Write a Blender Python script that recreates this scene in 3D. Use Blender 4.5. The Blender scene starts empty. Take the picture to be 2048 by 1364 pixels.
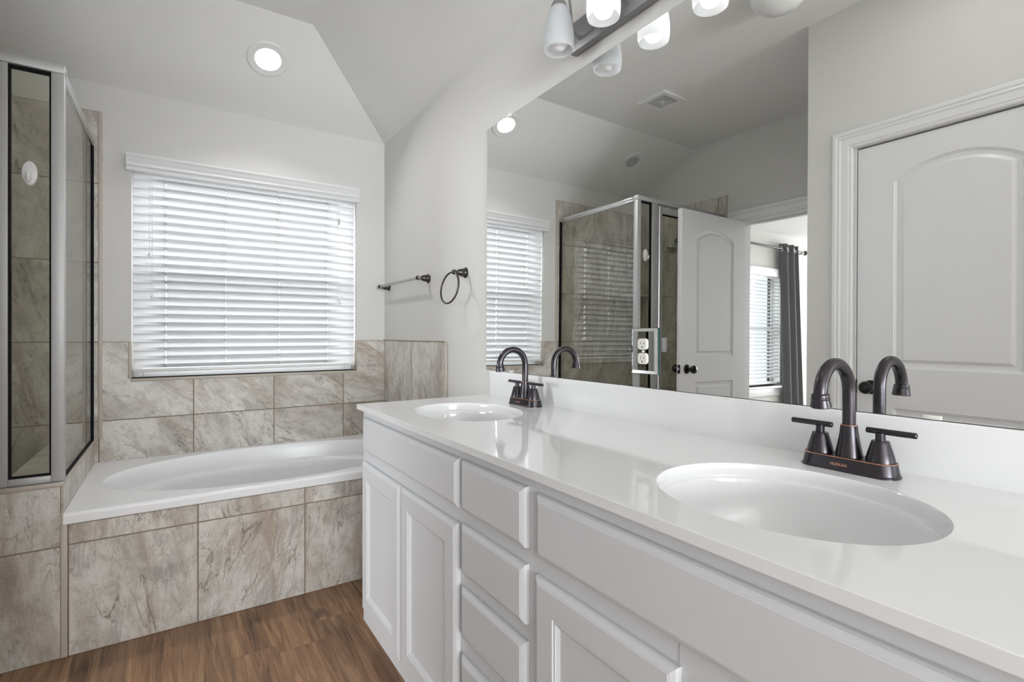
import bpy, bmesh, math, random
from math import sin, cos, pi, radians
from mathutils import Vector, Matrix
random.seed(7)
S = bpy.context.scene
COL = S.collection

# ------------------------------------------------------------------ camera
cam_d = bpy.data.cameras.new('camera'); cam = bpy.data.objects.new('camera', cam_d); COL.objects.link(cam)
cam_d.sensor_width = 36.0; cam_d.lens = 1022.0 / 2048 * 36
cam_d.shift_y = -(682 - 669.29) / 2048; cam_d.clip_start = 0.02
cam.location = (0, 0, 1.13); cam.rotation_euler = (pi / 2, 0, -0.5848)
S.camera = cam
# ------------------------------------------------------------------ colour management, world
S.view_settings.view_transform = 'Standard'; S.view_settings.look = 'None'
S.view_settings.gamma = 1.0; S.view_settings.exposure = 0.18
W = bpy.data.worlds.new('sky'); S.world = W; W.use_nodes = True
bg = W.node_tree.nodes['Background']; bg.inputs[0].default_value = (0.86, 0.93, 1.0, 1); bg.inputs[1].default_value = 1.2
# ------------------------------------------------------------------ area lights: daylight at the seen windows, plus added fill
def area(name, loc, rot, sx, sy, power, col=(1, 1, 1), shape='RECTANGLE'):
    l = bpy.data.lights.new(name, 'AREA'); l.shape = shape; l.size = sx; l.size_y = sy; l.energy = power; l.color = col
    o = bpy.data.objects.new(name, l); COL.objects.link(o); o.location = loc; o.rotation_euler = rot
    return o
area('bath_window_daylight', (0.387, 4.3, 2.6), (-pi / 2 + 0.35, 0, 0), 2.8, 3.2, 320, (0.97, 0.985, 1))
area('rear_fill_light', (-0.8, -4.95, 1.35), (pi / 2 + 0.85, 0, 0), 2.7, 1.8, 385, (0.94, 0.97, 1))  # added fill from behind the camera, tilted up to bounce off the ceiling
area('bedroom_window_daylight', (-3.35, 4.1, 1.5), (-pi / 2, 0, 0), 2.4, 2.4, 60, (0.93, 0.97, 1))
area('bedroom_far_fill', (-7.95, 2.2, 1.45), (pi / 2, 0, -pi / 2), 2.1, 1.9, 260, (0.93, 0.97, 1))  # added fill sent through the bedroom doorway on to the vanity side

# ------------------------------------------------------------------ room constants
XV, YW, YA, ZE, SL, D, ZC = 1.134, 3.203, 2.3555, 2.3576, 0.5428, 0.5571, 2.66
XL, XO, YO, YB, YC, XR = -1.272, -0.342, 1.287, -4.6, -0.45, -2.4   # YC, XR: unseen room added behind the camera to carry the fill light
BX, BY, BZ = -7.6, 3.5, 2.45        # bedroom far wall, window wall, ceiling

# ------------------------------------------------------------------ materials
def new_mat(name):
    m = bpy.data.materials.new(name); m.use_nodes = True
    nt = m.node_tree; b = nt.nodes['Principled BSDF']
    return m, nt, b
def plain(name, col, rough=0.5, metal=0.0, bump=0.0, bscale=200.0, spec=0.5, coat=0.0):
    var = 0.03 if metal == 0 else 0.0
    m, nt, b = new_mat(name)
    b.inputs['Base Color'].default_value = (*col, 1); b.inputs['Roughness'].default_value = rough
    b.inputs['Metallic'].default_value = metal; b.inputs['Specular IOR Level'].default_value = spec
    b.inputs['Coat Weight'].default_value = coat
    tc = nt.nodes.new('ShaderNodeTexCoord'); n = nt.nodes.new('ShaderNodeTexNoise')
    n.inputs['Scale'].default_value = bscale; n.inputs['Detail'].default_value = 3
    nt.links.new(tc.outputs['Object'], n.inputs['Vector'])
    if bump > 0:
        bp = nt.nodes.new('ShaderNodeBump'); bp.inputs['Strength'].default_value = bump; bp.inputs['Distance'].default_value = 0.002
        nt.links.new(n.outputs[0], bp.inputs['Height']); nt.links.new(bp.outputs[0], b.inputs['Normal'])
    # faint roughness variation of a real surface
    mr = nt.nodes.new('ShaderNodeMapRange'); mr.inputs['To Min'].default_value = max(0, rough - var); mr.inputs['To Max'].default_value = min(1, rough + var)
    nt.links.new(n.outputs[0], mr.inputs[0]); nt.links.new(mr.outputs[0], b.inputs['Roughness'])
    return m
M_WALL = plain('greige_wall_paint', (0.70, 0.69, 0.668), 0.75, bump=0.35, bscale=170, spec=0.25)
M_CEIL = plain('greige_ceiling_paint', (0.82, 0.815, 0.80), 0.8, bump=0.35, bscale=140, spec=0.2)
M_TRIM = plain('white_semigloss_trim', (0.78, 0.78, 0.79), 0.32, bscale=6)
M_CAB = plain('pale_grey_cabinet_paint', (0.65, 0.65, 0.665), 0.42, bscale=6)
M_TOP = plain('white_cultured_marble', (0.80, 0.80, 0.805), 0.07, spec=0.55)
M_TUB = plain('white_acrylic', (0.88, 0.88, 0.89), 0.26)
M_BRONZE = plain('oil_rubbed_bronze', (0.060, 0.055, 0.062), 0.27, metal=0.85)
M_COPPER = plain('worn_copper_edge', (0.62, 0.30, 0.20), 0.3, metal=0.8)
M_DARKMET = plain('dark_bronze', (0.075, 0.068, 0.062), 0.3, metal=0.85)
M_GREYMET = plain('grey_bronze_fixture', (0.27, 0.265, 0.27), 0.38, metal=0.6)
M_BLACK = plain('black_rubber', (0.008, 0.008, 0.009), 0.7, spec=0.15)
M_KNOB = plain('black_knob_metal', (0.018, 0.017, 0.017), 0.25, metal=0.5)
M_CHROME = plain('chrome', (0.75, 0.75, 0.76), 0.1, metal=1.0)
M_ALU = plain('satin_aluminium', (0.50, 0.50, 0.50), 0.45, metal=0.3)
M_PLASTIC = plain('white_plastic', (0.80, 0.80, 0.79), 0.3)
M_IVORY = plain('ivory_plastic', (0.80, 0.78, 0.73), 0.35)
M_SLOT = plain('dark_slot', (0.03, 0.03, 0.03), 0.6)
M_GROUT = plain('tan_grout', (0.285, 0.225, 0.165), 0.9, bump=0.3, bscale=400)
M_BULLNOSE = plain('beige_tile_edge', (0.52, 0.465, 0.405), 0.4, bump=0.1, bscale=90)
M_EDGE = plain('mirror_edge_glass', (0.05, 0.07, 0.065), 0.2)
M_CARPET = plain('beige_carpet', (0.42, 0.39, 0.35), 0.95, bump=0.8, bscale=600)
M_CURTAIN = plain('charcoal_curtain_cloth', (0.115, 0.115, 0.12), 0.8, bump=0.3, bscale=500, spec=0.3)
M_GRASS = plain('lawn', (0.12, 0.17, 0.07), 0.9, bump=0.5, bscale=40)
M_VINYL = plain('white_vinyl_frame', (0.8, 0.8, 0.8), 0.35)
M_LENS = plain('frosted_lens_off', (0.5, 0.5, 0.5), 0.4)

def mirror_mat():
    m, nt, b = new_mat('silvered_mirror')
    b.inputs['Base Color'].default_value = (0.93, 0.94, 0.93, 1); b.inputs['Metallic'].default_value = 1.0; b.inputs['Roughness'].default_value = 0.0
    return m
M_MIRROR = mirror_mat()
def glass_mat(name, tint, ior=1.5):
    m = bpy.data.materials.new(name); m.use_nodes = True; nt = m.node_tree; nt.nodes.clear()
    o = nt.nodes.new('ShaderNodeOutputMaterial'); mx = nt.nodes.new('ShaderNodeMixShader'); fr = nt.nodes.new('ShaderNodeFresnel')
    t = nt.nodes.new('ShaderNodeBsdfTransparent'); g = nt.nodes.new('ShaderNodeBsdfGlossy')
    geo = nt.nodes.new('ShaderNodeNewGeometry'); mi = nt.nodes.new('ShaderNodeMix'); mi.inputs[2].default_value = ior; mi.inputs[3].default_value = 1 / ior
    nt.links.new(geo.outputs['Backfacing'], mi.inputs[0]); nt.links.new(mi.outputs[0], fr.inputs[0]); t.inputs[0].default_value = (*tint, 1); g.inputs['Roughness'].default_value = 0.0
    nt.links.new(fr.outputs[0], mx.inputs[0]); nt.links.new(t.outputs[0], mx.inputs[1]); nt.links.new(g.outputs[0], mx.inputs[2]); nt.links.new(mx.outputs[0], o.inputs[0])
    return m
M_GLASS = glass_mat('shower_glass', (0.965, 0.965, 0.92), 1.85)
M_PANE = glass_mat('window_glass', (0.97, 0.98, 0.98))
def translucent_mat(name, col, fac, rough=0.4):
    m = bpy.data.materials.new(name); m.use_nodes = True; nt = m.node_tree; nt.nodes.clear()
    o = nt.nodes.new('ShaderNodeOutputMaterial'); mx = nt.nodes.new('ShaderNodeMixShader'); mx.inputs[0].default_value = fac
    p = nt.nodes.new('ShaderNodeBsdfPrincipled'); p.inputs['Base Color'].default_value = (*col, 1); p.inputs['Roughness'].default_value = rough
    t = nt.nodes.new('ShaderNodeBsdfTranslucent'); t.inputs[0].default_value = (*col, 1)
    nt.links.new(p.outputs[0], mx.inputs[1]); nt.links.new(t.outputs[0], mx.inputs[2]); nt.links.new(mx.outputs[0], o.inputs[0])
    return m
M_SLAT = translucent_mat('white_blind_slat', (0.86, 0.86, 0.87), 0.32, 0.35)
M_SHADE = translucent_mat('frosted_glass_shade', (0.90, 0.91, 0.92), 0.78, 0.3)
def emit_mat(name, col, strength):
    m, nt, b = new_mat(name)
    b.inputs['Base Color'].default_value = (*col, 1); b.inputs['Emission Color'].default_value = (*col, 1); b.inputs['Emission Strength'].default_value = strength
    return m
M_BULB = emit_mat('lit_bulb', (1, 0.99, 0.98), 2.2)
M_BULBOFF = plain('frosted_bulb_off', (0.85, 0.85, 0.85), 0.35)
M_FILL_LENS = emit_mat('fill_lens_vanity', (1, 0.99, 0.98), 42.0)  # lens of the added, unseen ceiling light before the vanity
M_LED = emit_mat('lit_led_lens', (1, 0.99, 0.98), 260.0)

def N(nt, t, **kw):
    n = nt.nodes.new(t)
    for k, v in kw.items(): setattr(n, k, v)
    return n
def math_node(nt, op, a, b=None, c=None):
    n = nt.nodes.new('ShaderNodeMath'); n.operation = op
    for i, v in enumerate((a, b, c)):
        if v is None: continue
        if isinstance(v, (int, float)): n.inputs[i].default_value = v
        else: nt.links.new(v, n.inputs[i])
    return n.outputs[0]
def ramp(nt, src, stops):
    r = nt.nodes.new('ShaderNodeValToRGB'); e = r.color_ramp.elements
    while len(e) < len(stops): e.new(0.5)
    for i, (p, c) in enumerate(stops):
        e[i].position = p; e[i].color = (*c, 1) if len(c) == 3 else c
    nt.links.new(src, r.inputs[0]); return r.outputs[0]
def mix(nt, fac, a, b, mode='MIX'):
    n = nt.nodes.new('ShaderNodeMix'); n.data_type = 'RGBA'; n.blend_type = mode
    for sock, v in ((n.inputs[0], fac), (n.inputs[6], a), (n.inputs[7], b)):
        if isinstance(v, (int, float)): sock.default_value = v
        elif isinstance(v, tuple): sock.default_value = (*v, 1)
        else: nt.links.new(v, sock)
    return n.outputs[2]
def tile_mat():
    m, nt, b = new_mat('stone_look_porcelain_tile')
    uv = N(nt, 'ShaderNodeUVMap'); uv.uv_map = 'UVMap'
    def noise(scale_xy, sc, det, dist=0.0, rough=0.55, off=0.0):
        mp = N(nt, 'ShaderNodeMapping'); mp.inputs['Scale'].default_value = (scale_xy[0], scale_xy[1], 1); mp.inputs['Location'].default_value = (off, off * 1.7, off)
        nt.links.new(uv.outputs[0], mp.inputs[0])
        n = N(nt, 'ShaderNodeTexNoise'); n.inputs['Scale'].default_value = sc; n.inputs['Detail'].default_value = det
        n.inputs['Roughness'].default_value = rough; n.inputs['Distortion'].default_value = dist
        nt.links.new(mp.outputs[0], n.inputs['Vector']); return n.outputs[0]
    cloud = noise((2.0, 0.8), 2.4, 8, 0.8, 0.62)
    base = ramp(nt, cloud, [(0.30, (0.40, 0.358, 0.31)), (0.42, (0.54, 0.50, 0.45)), (0.54, (0.655, 0.625, 0.58)), (0.70, (0.72, 0.70, 0.665))])
    mott = noise((1.3, 1.0), 17, 7, 0.5, 0.7, 1.3)
    base = mix(nt, 1.0, base, ramp(nt, mott, [(0.33, (0.74, 0.72, 0.70)), (0.5, (1.0, 1.0, 1.0)), (0.68, (1.10, 1.10, 1.10))]), 'MULTIPLY')
    br = noise((3.0, 0.75), 2.0, 7, 1.1, 0.62, 3.3)
    base = mix(nt, ramp(nt, br, [(0.50, (0, 0, 0)), (0.66, (0.85, 0.85, 0.85))]), base, (0.40, 0.32, 0.25))
    gr = noise((2.6, 0.9), 2.6, 8, 1.4, 0.68, 7.1)
    base = mix(nt, ramp(nt, gr, [(0.53, (0, 0, 0)), (0.68, (0.75, 0.75, 0.75))]), base, (0.34, 0.312, 0.285))
    # thin crack-like veins, only in places
    msk = ramp(nt, noise((1.5, 1.0), 4.0, 3, 0, 0.5, 5.5), [(0.44, (0, 0, 0)), (0.56, (0.85, 0.85, 0.85))])
    for sc_, lvl, wd, of_ in (((2.6, 0.5), 0.5, 0.008, 11.0), ((3.2, 1.1), 0.46, 0.007, 21.0), ((2.2, 0.6), 0.57, 0.006, 31.0)):
        v1 = noise(sc_, 2.6, 6, 0.7, 0.52, of_)
        line = ramp(nt, math_node(nt, 'ABSOLUTE', math_node(nt, 'SUBTRACT', v1, lvl)), [(0.0, (1, 1, 1)), (wd, (0, 0, 0))])
        base = mix(nt, math_node(nt, 'MULTIPLY', line, msk), base, (0.19, 0.155, 0.125))
    # chalky streaks beside the veins
    v2 = noise((4.0, 0.8), 4.0, 5, 0.9, 0.55, 2.0)
    l2 = ramp(nt, math_node(nt, 'ABSOLUTE', math_node(nt, 'SUBTRACT', v2, 0.52)), [(0.0, (0.6, 0.6, 0.6)), (0.03, (0, 0, 0))])
    base = mix(nt, math_node(nt, 'MULTIPLY', l2, ramp(nt, cloud, [(0.42, (0, 0, 0)), (0.55, (1, 1, 1))])), base, (0.76, 0.74, 0.705))
    # fine pits and grain
    sp = noise((1.6, 1.0), 130, 5, 0.3, 0.75)
    base = mix(nt, 1.0, base, ramp(nt, sp, [(0.30, (0.55, 0.53, 0.51)), (0.43, (0.96, 0.96, 0.96)), (0.7, (1.10, 1.10, 1.10))]), 'MULTIPLY')
    nt.links.new(base, b.inputs['Base Color'])
    b.inputs['Roughness'].default_value = 0.34
    bp = N(nt, 'ShaderNodeBump'); bp.inputs['Strength'].default_value = 0.18; bp.inputs['Distance'].default_value = 0.001
    nt.links.new(sp, bp.inputs['Height']); nt.links.new(bp.outputs[0], b.inputs['Normal'])
    return m
M_TILE = tile_mat()
def wood_mat():
    m, nt, b = new_mat('brown_oak_vinyl_plank')
    tc = N(nt, 'ShaderNodeTexCoord'); sx = N(nt, 'ShaderNodeSeparateXYZ'); nt.links.new(tc.outputs['Object'], sx.inputs[0])
    X, Y = sx.outputs[0], sx.outputs[1]
    PW, PL = 0.152, 1.2
    xr = math_node(nt, 'DIVIDE', math_node(nt, 'ADD', X, 3.03), PW)
    row = math_node(nt, 'FLOOR', xr)
    wn = N(nt, 'ShaderNodeTexWhiteNoise', noise_dimensions='1D'); nt.links.new(row, wn.inputs['W'])
    yr = math_node(nt, 'DIVIDE', math_node(nt, 'ADD', Y, math_node(nt, 'MULTIPLY', wn.outputs[0], PL)), PL)
    colm = math_node(nt, 'FLOOR', yr)
    cb = N(nt, 'ShaderNodeCombineXYZ'); nt.links.new(row, cb.inputs[0]); nt.links.new(colm, cb.inputs[1])
    w2 = N(nt, 'ShaderNodeTexWhiteNoise', noise_dimensions='2D'); nt.links.new(cb.outputs[0], w2.inputs['Vector'])
    rnd = w2.outputs[0]
    # grain coordinate, shifted per plank
    g = N(nt, 'ShaderNodeCombineXYZ'); nt.links.new(math_node(nt, 'MULTIPLY', X, 17.0), g.inputs[0]); nt.links.new(math_node(nt, 'MULTIPLY', Y, 1.1), g.inputs[1]); nt.links.new(math_node(nt, 'MULTIPLY', rnd, 40.0), g.inputs[2])
    def noise(sc, det, dist, rough=0.6):
        n = N(nt, 'ShaderNodeTexNoise'); n.inputs['Scale'].default_value = sc; n.inputs['Detail'].default_value = det; n.inputs['Distortion'].default_value = dist; n.inputs['Roughness'].default_value = rough
        nt.links.new(g.outputs[0], n.inputs['Vector']); return n.outputs[0]
    a = noise(1.6, 6, 1.3)
    c = ramp(nt, a, [(0.27, (0.085, 0.046, 0.026)), (0.40, (0.20, 0.112, 0.062)), (0.55, (0.32, 0.19, 0.108)), (0.72, (0.45, 0.29, 0.175))])
    g2 = N(nt, 'ShaderNodeCombineXYZ'); nt.links.new(math_node(nt, 'MULTIPLY', X, 150.0), g2.inputs[0]); nt.links.new(math_node(nt, 'MULTIPLY', Y, 5.0), g2.inputs[1]); nt.links.new(math_node(nt, 'MULTIPLY', rnd, 40.0), g2.inputs[2])
    fn = N(nt, 'ShaderNodeTexNoise'); fn.inputs['Scale'].default_value = 1.0; fn.inputs['Detail'].default_value = 5; fn.inputs['Roughness'].default_value = 0.7; nt.links.new(g2.outputs[0], fn.inputs['Vector']); fine = fn.outputs[0]
    c = mix(nt, 1.0, c, ramp(nt, fine, [(0.3, (0.76, 0.74, 0.72)), (0.5, (1.0, 1.0, 1.0)), (0.72, (1.16, 1.16, 1.16))]), 'MULTIPLY')
    c = mix(nt, 1.0, c, ramp(nt, rnd, [(0.0, (0.84, 0.81, 0.78)), (0.5, (0.97, 0.93, 0.88)), (1.0, (1.10, 1.04, 0.97))]), 'MULTIPLY')
    # knots
    kg = N(nt, 'ShaderNodeCombineXYZ'); nt.links.new(math_node(nt, 'MULTIPLY', X, 9.0), kg.inputs[0]); nt.links.new(math_node(nt, 'MULTIPLY', Y, 4.0), kg.inputs[1]); nt.links.new(math_node(nt, 'MULTIPLY', rnd, 9.0), kg.inputs[2])
    kn = N(nt, 'ShaderNodeTexNoise'); kn.inputs['Scale'].default_value = 1.1; kn.inputs['Detail'].default_value = 2; nt.links.new(kg.outputs[0], kn.inputs['Vector'])
    c = mix(nt, ramp(nt, kn.outputs[0], [(0.68, (0, 0, 0)), (0.78, (0.7, 0.7, 0.7))]), c, (0.045, 0.028, 0.02))
    fx = math_node(nt, 'FRACT', xr); fy = math_node(nt, 'FRACT', yr)
    ex = math_node(nt, 'LESS_THAN', math_node(nt, 'MINIMUM', fx, math_node(nt, 'SUBTRACT', 1.0, fx)), 0.007)
    ey = math_node(nt, 'LESS_THAN', math_node(nt, 'MINIMUM', fy, math_node(nt, 'SUBTRACT', 1.0, fy)), 0.001)
    c = mix(nt, math_node(nt, 'MULTIPLY', math_node(nt, 'MAXIMUM', ex, ey), 0.28), c, (0.05, 0.03, 0.02))
    nt.links.new(c, b.inputs['Base Color']); b.inputs['Roughness'].default_value = 0.42
    return m
M_WOOD = wood_mat()

# ------------------------------------------------------------------ mesh helpers (world coordinates throughout)
def BM(): return bmesh.new()
def box(bm, x0, x1, y0, y1, z0, z1, bev=0.0, seg=2):
    t = bmesh.new(); bmesh.ops.create_cube(t, size=1.0)
    bmesh.ops.scale(t, vec=(x1 - x0, y1 - y0, z1 - z0), verts=t.verts)
    bmesh.ops.translate(t, vec=((x0 + x1) / 2, (y0 + y1) / 2, (z0 + z1) / 2), verts=t.verts)
    if bev > 0: bmesh.ops.bevel(t, geom=t.edges[:], offset=bev, segments=seg, profile=0.5, affect='EDGES')
    me = bpy.data.meshes.new('t'); t.to_mesh(me); t.free(); bm.from_mesh(me); bpy.data.meshes.remove(me)
    return bm
def loops(bm, rings, cap0=True, cap1=True, closed=True):
    vs = [[bm.verts.new(p) for p in r] for r in rings]
    n = len(rings[0])
    for a, b in zip(vs, vs[1:]):
        for i in range(n if closed else n - 1):
            j = (i + 1) % n
            bm.faces.new((a[i], a[j], b[j], b[i]))
    if cap0: bm.faces.new(list(reversed(vs[0])))
    if cap1: bm.faces.new(vs[-1])
    return vs
def frame_of(ax):
    ax = Vector(ax).normalized(); u = ax.orthogonal().normalized(); return ax, u, ax.cross(u)
def lathe(bm, prof, o, ax=(0, 0, 1), n=32, cap0=True, cap1=True):
    """prof: list of (radius, distance along the axis)"""
    ax, u, v = frame_of(ax); o = Vector(o)
    loops(bm, [[o + ax * h + (u * cos(2 * pi * i / n) + v * sin(2 * pi * i / n)) * max(r, 1e-5) for i in range(n)] for r, h in prof], cap0, cap1)
    return bm
def tube(bm, pts, r, n=16, caps=True):
    pts = [Vector(p) for p in pts]; rs = r if isinstance(r, (list, tuple)) else [r] * len(pts)
    rings = []; pu = None
    for i, p in enumerate(pts):
        d = (pts[min(i + 1, len(pts) - 1)] - pts[max(i - 1, 0)]).normalized()
        u = d.orthogonal().normalized() if pu is None else (pu - d * pu.dot(d)).normalized()
        pu = u; v = d.cross(u)
        rings.append([p + (u * cos(2 * pi * k / n) + v * sin(2 * pi * k / n)) * rs[i] for k in range(n)])
    loops(bm, rings, caps, caps); return bm
def sphere(bm, c, r, sc=(1, 1, 1), n=24):
    t = bmesh.ops.create_uvsphere(bm, u_segments=n, v_segments=n // 2, radius=r)
    bmesh.ops.scale(bm, vec=sc, verts=t['verts']); bmesh.ops.translate(bm, vec=c, verts=t['verts']); return bm
def prism(bm, poly, ax, a, b):
    """poly: 2-D points in the plane normal to ax (x: (y,z); y: (x,z); z: (x,y))"""
    def P(q, t): return {'x': (t, q[0], q[1]), 'y': (q[0], t, q[1]), 'z': (q[0], q[1], t)}[ax]
    loops(bm, [[P(q, a) for q in poly], [P(q, b) for q in poly]]); return bm
def torus(bm, c, R, r, nrm, n=48, k=12, a0=0, a1=2 * pi):
    ax, u, v = frame_of(nrm); c = Vector(c)
    full = abs(a1 - a0 - 2 * pi) < 1e-6
    rings = []
    for i in range(n + 1):
        a = a0 + (a1 - a0) * i / n; d = u * cos(a) + v * sin(a)
        rings.append([c + d * (R + r * cos(2 * pi * j / k)) + ax * r * sin(2 * pi * j / k) for j in range(k)])
    loops(bm, rings, not full, not full); return bm
SHARP = 0.6
def link(name, bm, mats, parent=None, smooth=True, wn=False):
    bmesh.ops.remove_doubles(bm, verts=bm.verts, dist=1e-6)
    bmesh.ops.recalc_face_normals(bm, faces=bm.faces)
    me = bpy.data.meshes.new(name)
    if smooth:
        for e in bm.edges:
            if len(e.link_faces) == 2 and e.calc_face_angle(0) > SHARP: e.smooth = False
        for f in bm.faces: f.smooth = True
    bm.to_mesh(me); bm.free()
    for m in (mats if isinstance(mats, (list, tuple)) else [mats]): me.materials.append(m)
    o = bpy.data.objects.new(name, me); COL.objects.link(o)
    if wn:
        md = o.modifiers.new('weighted', 'WEIGHTED_NORMAL'); md.keep_sharp = True; md.weight = 100
    if parent:
        root = parent
        while root.parent: root = root.parent
        me.transform(Matrix.Translation(-root.location)); o.parent = parent
    return o
def tag(o, label=None, cat=None, group=None, kind=None):
    for k, v in (('label', label), ('category', cat), ('group', group), ('kind', kind)):
        if v: o[k] = v
    return o
def thing(name, loc, label, cat, group=None, kind=None):
    o = bpy.data.objects.new(name, None); COL.objects.link(o); o.location = loc; o.empty_display_size = 0.05
    return tag(o, label, cat, group, kind)
def recenter(o):
    """puts a single-mesh object's origin at its base centre"""
    me = o.data; xs = [v.co for v in me.vertices]
    c = Vector(((min(p.x for p in xs) + max(p.x for p in xs)) / 2, (min(p.y for p in xs) + max(p.y for p in xs)) / 2, min(p.z for p in xs)))
    me.transform(Matrix.Translation(-c)); o.location = c; return o
def single(name, bm, mat, label, cat, group=None): return tag(recenter(link(name, bm, mat)), label, cat, group)
def struct(name, bm, mat, label, cat='wall', smooth=True):
    return tag(link(name, bm, mat, None, smooth), label, cat, None, 'structure')
def poly_with_holes(bm, outer, holes, f):
    """flat face with holes; f maps 2-D to 3-D. returns hole vertex loops"""
    from mathutils.geometry import delaunay_2d_cdt
    pts = []; es = []; rng = []
    for lp in [outer] + holes:
        k = len(pts); n = len(lp); pts += [Vector((p[0], p[1])) for p in lp]; rng.append((k, n))
        es += [(k + i, k + (i + 1) % n) for i in range(n)]
    vo, eo, fo, ov, oe, of = delaunay_2d_cdt(pts, es, [], 0, 1e-7)
    where = {}
    for i, src in enumerate(ov):
        for q in src: where[q] = i
    def inside(p, lp):
        c = False; n = len(lp)
        for i in range(n):
            a, d = lp[i], lp[(i + 1) % n]
            if (a[1] > p[1]) != (d[1] > p[1]) and p[0] < (d[0] - a[0]) * (p[1] - a[1]) / (d[1] - a[1]) + a[0]: c = not c
        return c
    vs = [bm.verts.new(f((v.x, v.y))) for v in vo]
    for t in fo:
        c = sum((vo[i] for i in t), Vector((0, 0))) / len(t)
        if inside(c, outer) and not any(inside(c, h_) for h_ in holes): bm.faces.new([vs[i] for i in t])
    return [[vs[where[k + i]] for i in range(n)] for k, n in rng]
def bridge(bm, va, pts):
    vb = [bm.verts.new(p) for p in pts]; n = len(va)
    for i in range(n):
        j = (i + 1) % n; bm.faces.new((va[i], va[j], vb[j], vb[i]))
    return vb
def ell(cx, cy, a, b, n=72, p=2.0):
    r = []
    for i in range(n):
        t = 2 * pi * i / n; c, s = cos(t), sin(t)
        r.append((cx + a * math.copysign(abs(c) ** (2 / p), c), cy + b * math.copysign(abs(s) ** (2 / p), s)))
    return r
def slab_wall(bm, ax, a, b, outline, holes):
    """wall slab between a and b along ax, outline and openings given in the other two axes"""
    def F(t): return lambda q: {'x': (t, q[0], q[1]), 'y': (q[0], t, q[1])}[ax]
    A = poly_with_holes(bm, outline, holes, F(a)); B = poly_with_holes(bm, outline, holes, F(b))
    for la, lb in zip(A, B):
        n = len(la)
        for i in range(n): bm.faces.new((la[i], la[(i + 1) % n], lb[(i + 1) % n], lb[i]))
    return bm
def rect(a0, a1, b0, b1): return [(a0, b0), (a1, b0), (a1, b1), (a0, b1)]

# ------------------------------------------------------------------ tile fields
def tiles(name, parent, O, U, Vv, Nn, polys, angle=0.0, jitter=8, thick=0.007, gap=0.0027, back=None, seed=1, flip=None):
    """polys: tile outlines in (u, v) metres on plane O + u*U + v*Vv, standing off along Nn"""
    rg = random.Random(seed); O, U, Vv, Nn = Vector(O), Vector(U), Vector(Vv), Vector(Nn)
    bm = bmesh.new(); uvl = bm.loops.layers.uv.new('UVMap')
    for pl in polys:
        cx = sum(p[0] for p in pl) / len(pl); cy = sum(p[1] for p in pl) / len(pl)
        area2 = sum(pl[i][0] * pl[(i + 1) % len(pl)][1] - pl[(i + 1) % len(pl)][0] * pl[i][1] for i in range(len(pl)))
        if area2 < 0: pl = list(reversed(pl))
        n = len(pl); ins = []
        for i in range(n):            # inset by the grout half-width
            p0, p1, p2 = Vector(pl[i - 1]), Vector(pl[i]), Vector(pl[(i + 1) % n])
            d1 = (p1 - p0).normalized(); d2 = (p2 - p1).normalized()
            n1 = Vector((-d1.y, d1.x)); n2 = Vector((-d2.y, d2.x))
            k = gap / max(0.3, 1 + n1.dot(n2)); ins.append(p1 + (n1 + n2) * k)
        a = radians(angle + rg.uniform(-jitter, jitter)); ca, sa = cos(a), sin(a); ox, oy = rg.uniform(0, 60), rg.uniform(0, 60)
        fv = [bm.verts.new(O + U * p.x + Vv * p.y + Nn * thick) for p in ins]
        bv = [bm.verts.new(O + U * p.x + Vv * p.y) for p in ins]
        fs = [bm.faces.new(fv)] + [bm.faces.new((bv[i], bv[(i + 1) % n], fv[(i + 1) % n], fv[i])) for i in range(n)]
        for f in fs:
            f.material_index = 0
            for l in f.loops:
                r = l.vert.co - O; x, y = r.dot(U) - cx, r.dot(Vv) - cy
                l[uvl].uv = (ca * x - sa * y + ox, sa * x + ca * y + oy)
    if back is None:
        back = []
        for pl in polys: back.append(pl)
    for pl in back:
        fv = [bm.verts.new(O + U * p[0] + Vv * p[1] + Nn * (thick - 0.0016)) for p in pl]
        f = bm.faces.new(fv); f.material_index = 1
    me = bpy.data.meshes.new(name); bm.to_mesh(me); bm.free(); me.materials.append(M_TILE); me.materials.append(M_GROUT)
    o = bpy.data.objects.new(name, me); COL.objects.link(o)
    if parent:
        root = parent
        while root.parent: root = root.parent
        me.transform(Matrix.Translation(-root.location)); o.parent = parent
    return o
def grid(us, vs): return [rect(us[i], us[i + 1], vs[j], vs[j + 1]) for i in range(len(us) - 1) for j in range(len(vs) - 1)]

# ================================================================== SETTING
bm = BM(); box(bm, XL - 0.12, XV + 0.1, YC, YW + 0.1, -0.1, 0.0); box(bm, XR - .1, XV + 0.1, YB - 0.1, YC, -0.1, 0.0)
fl = struct('floor', bm, M_WOOD, 'brown wood-look plank floor of the bathroom', 'floor')
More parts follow.
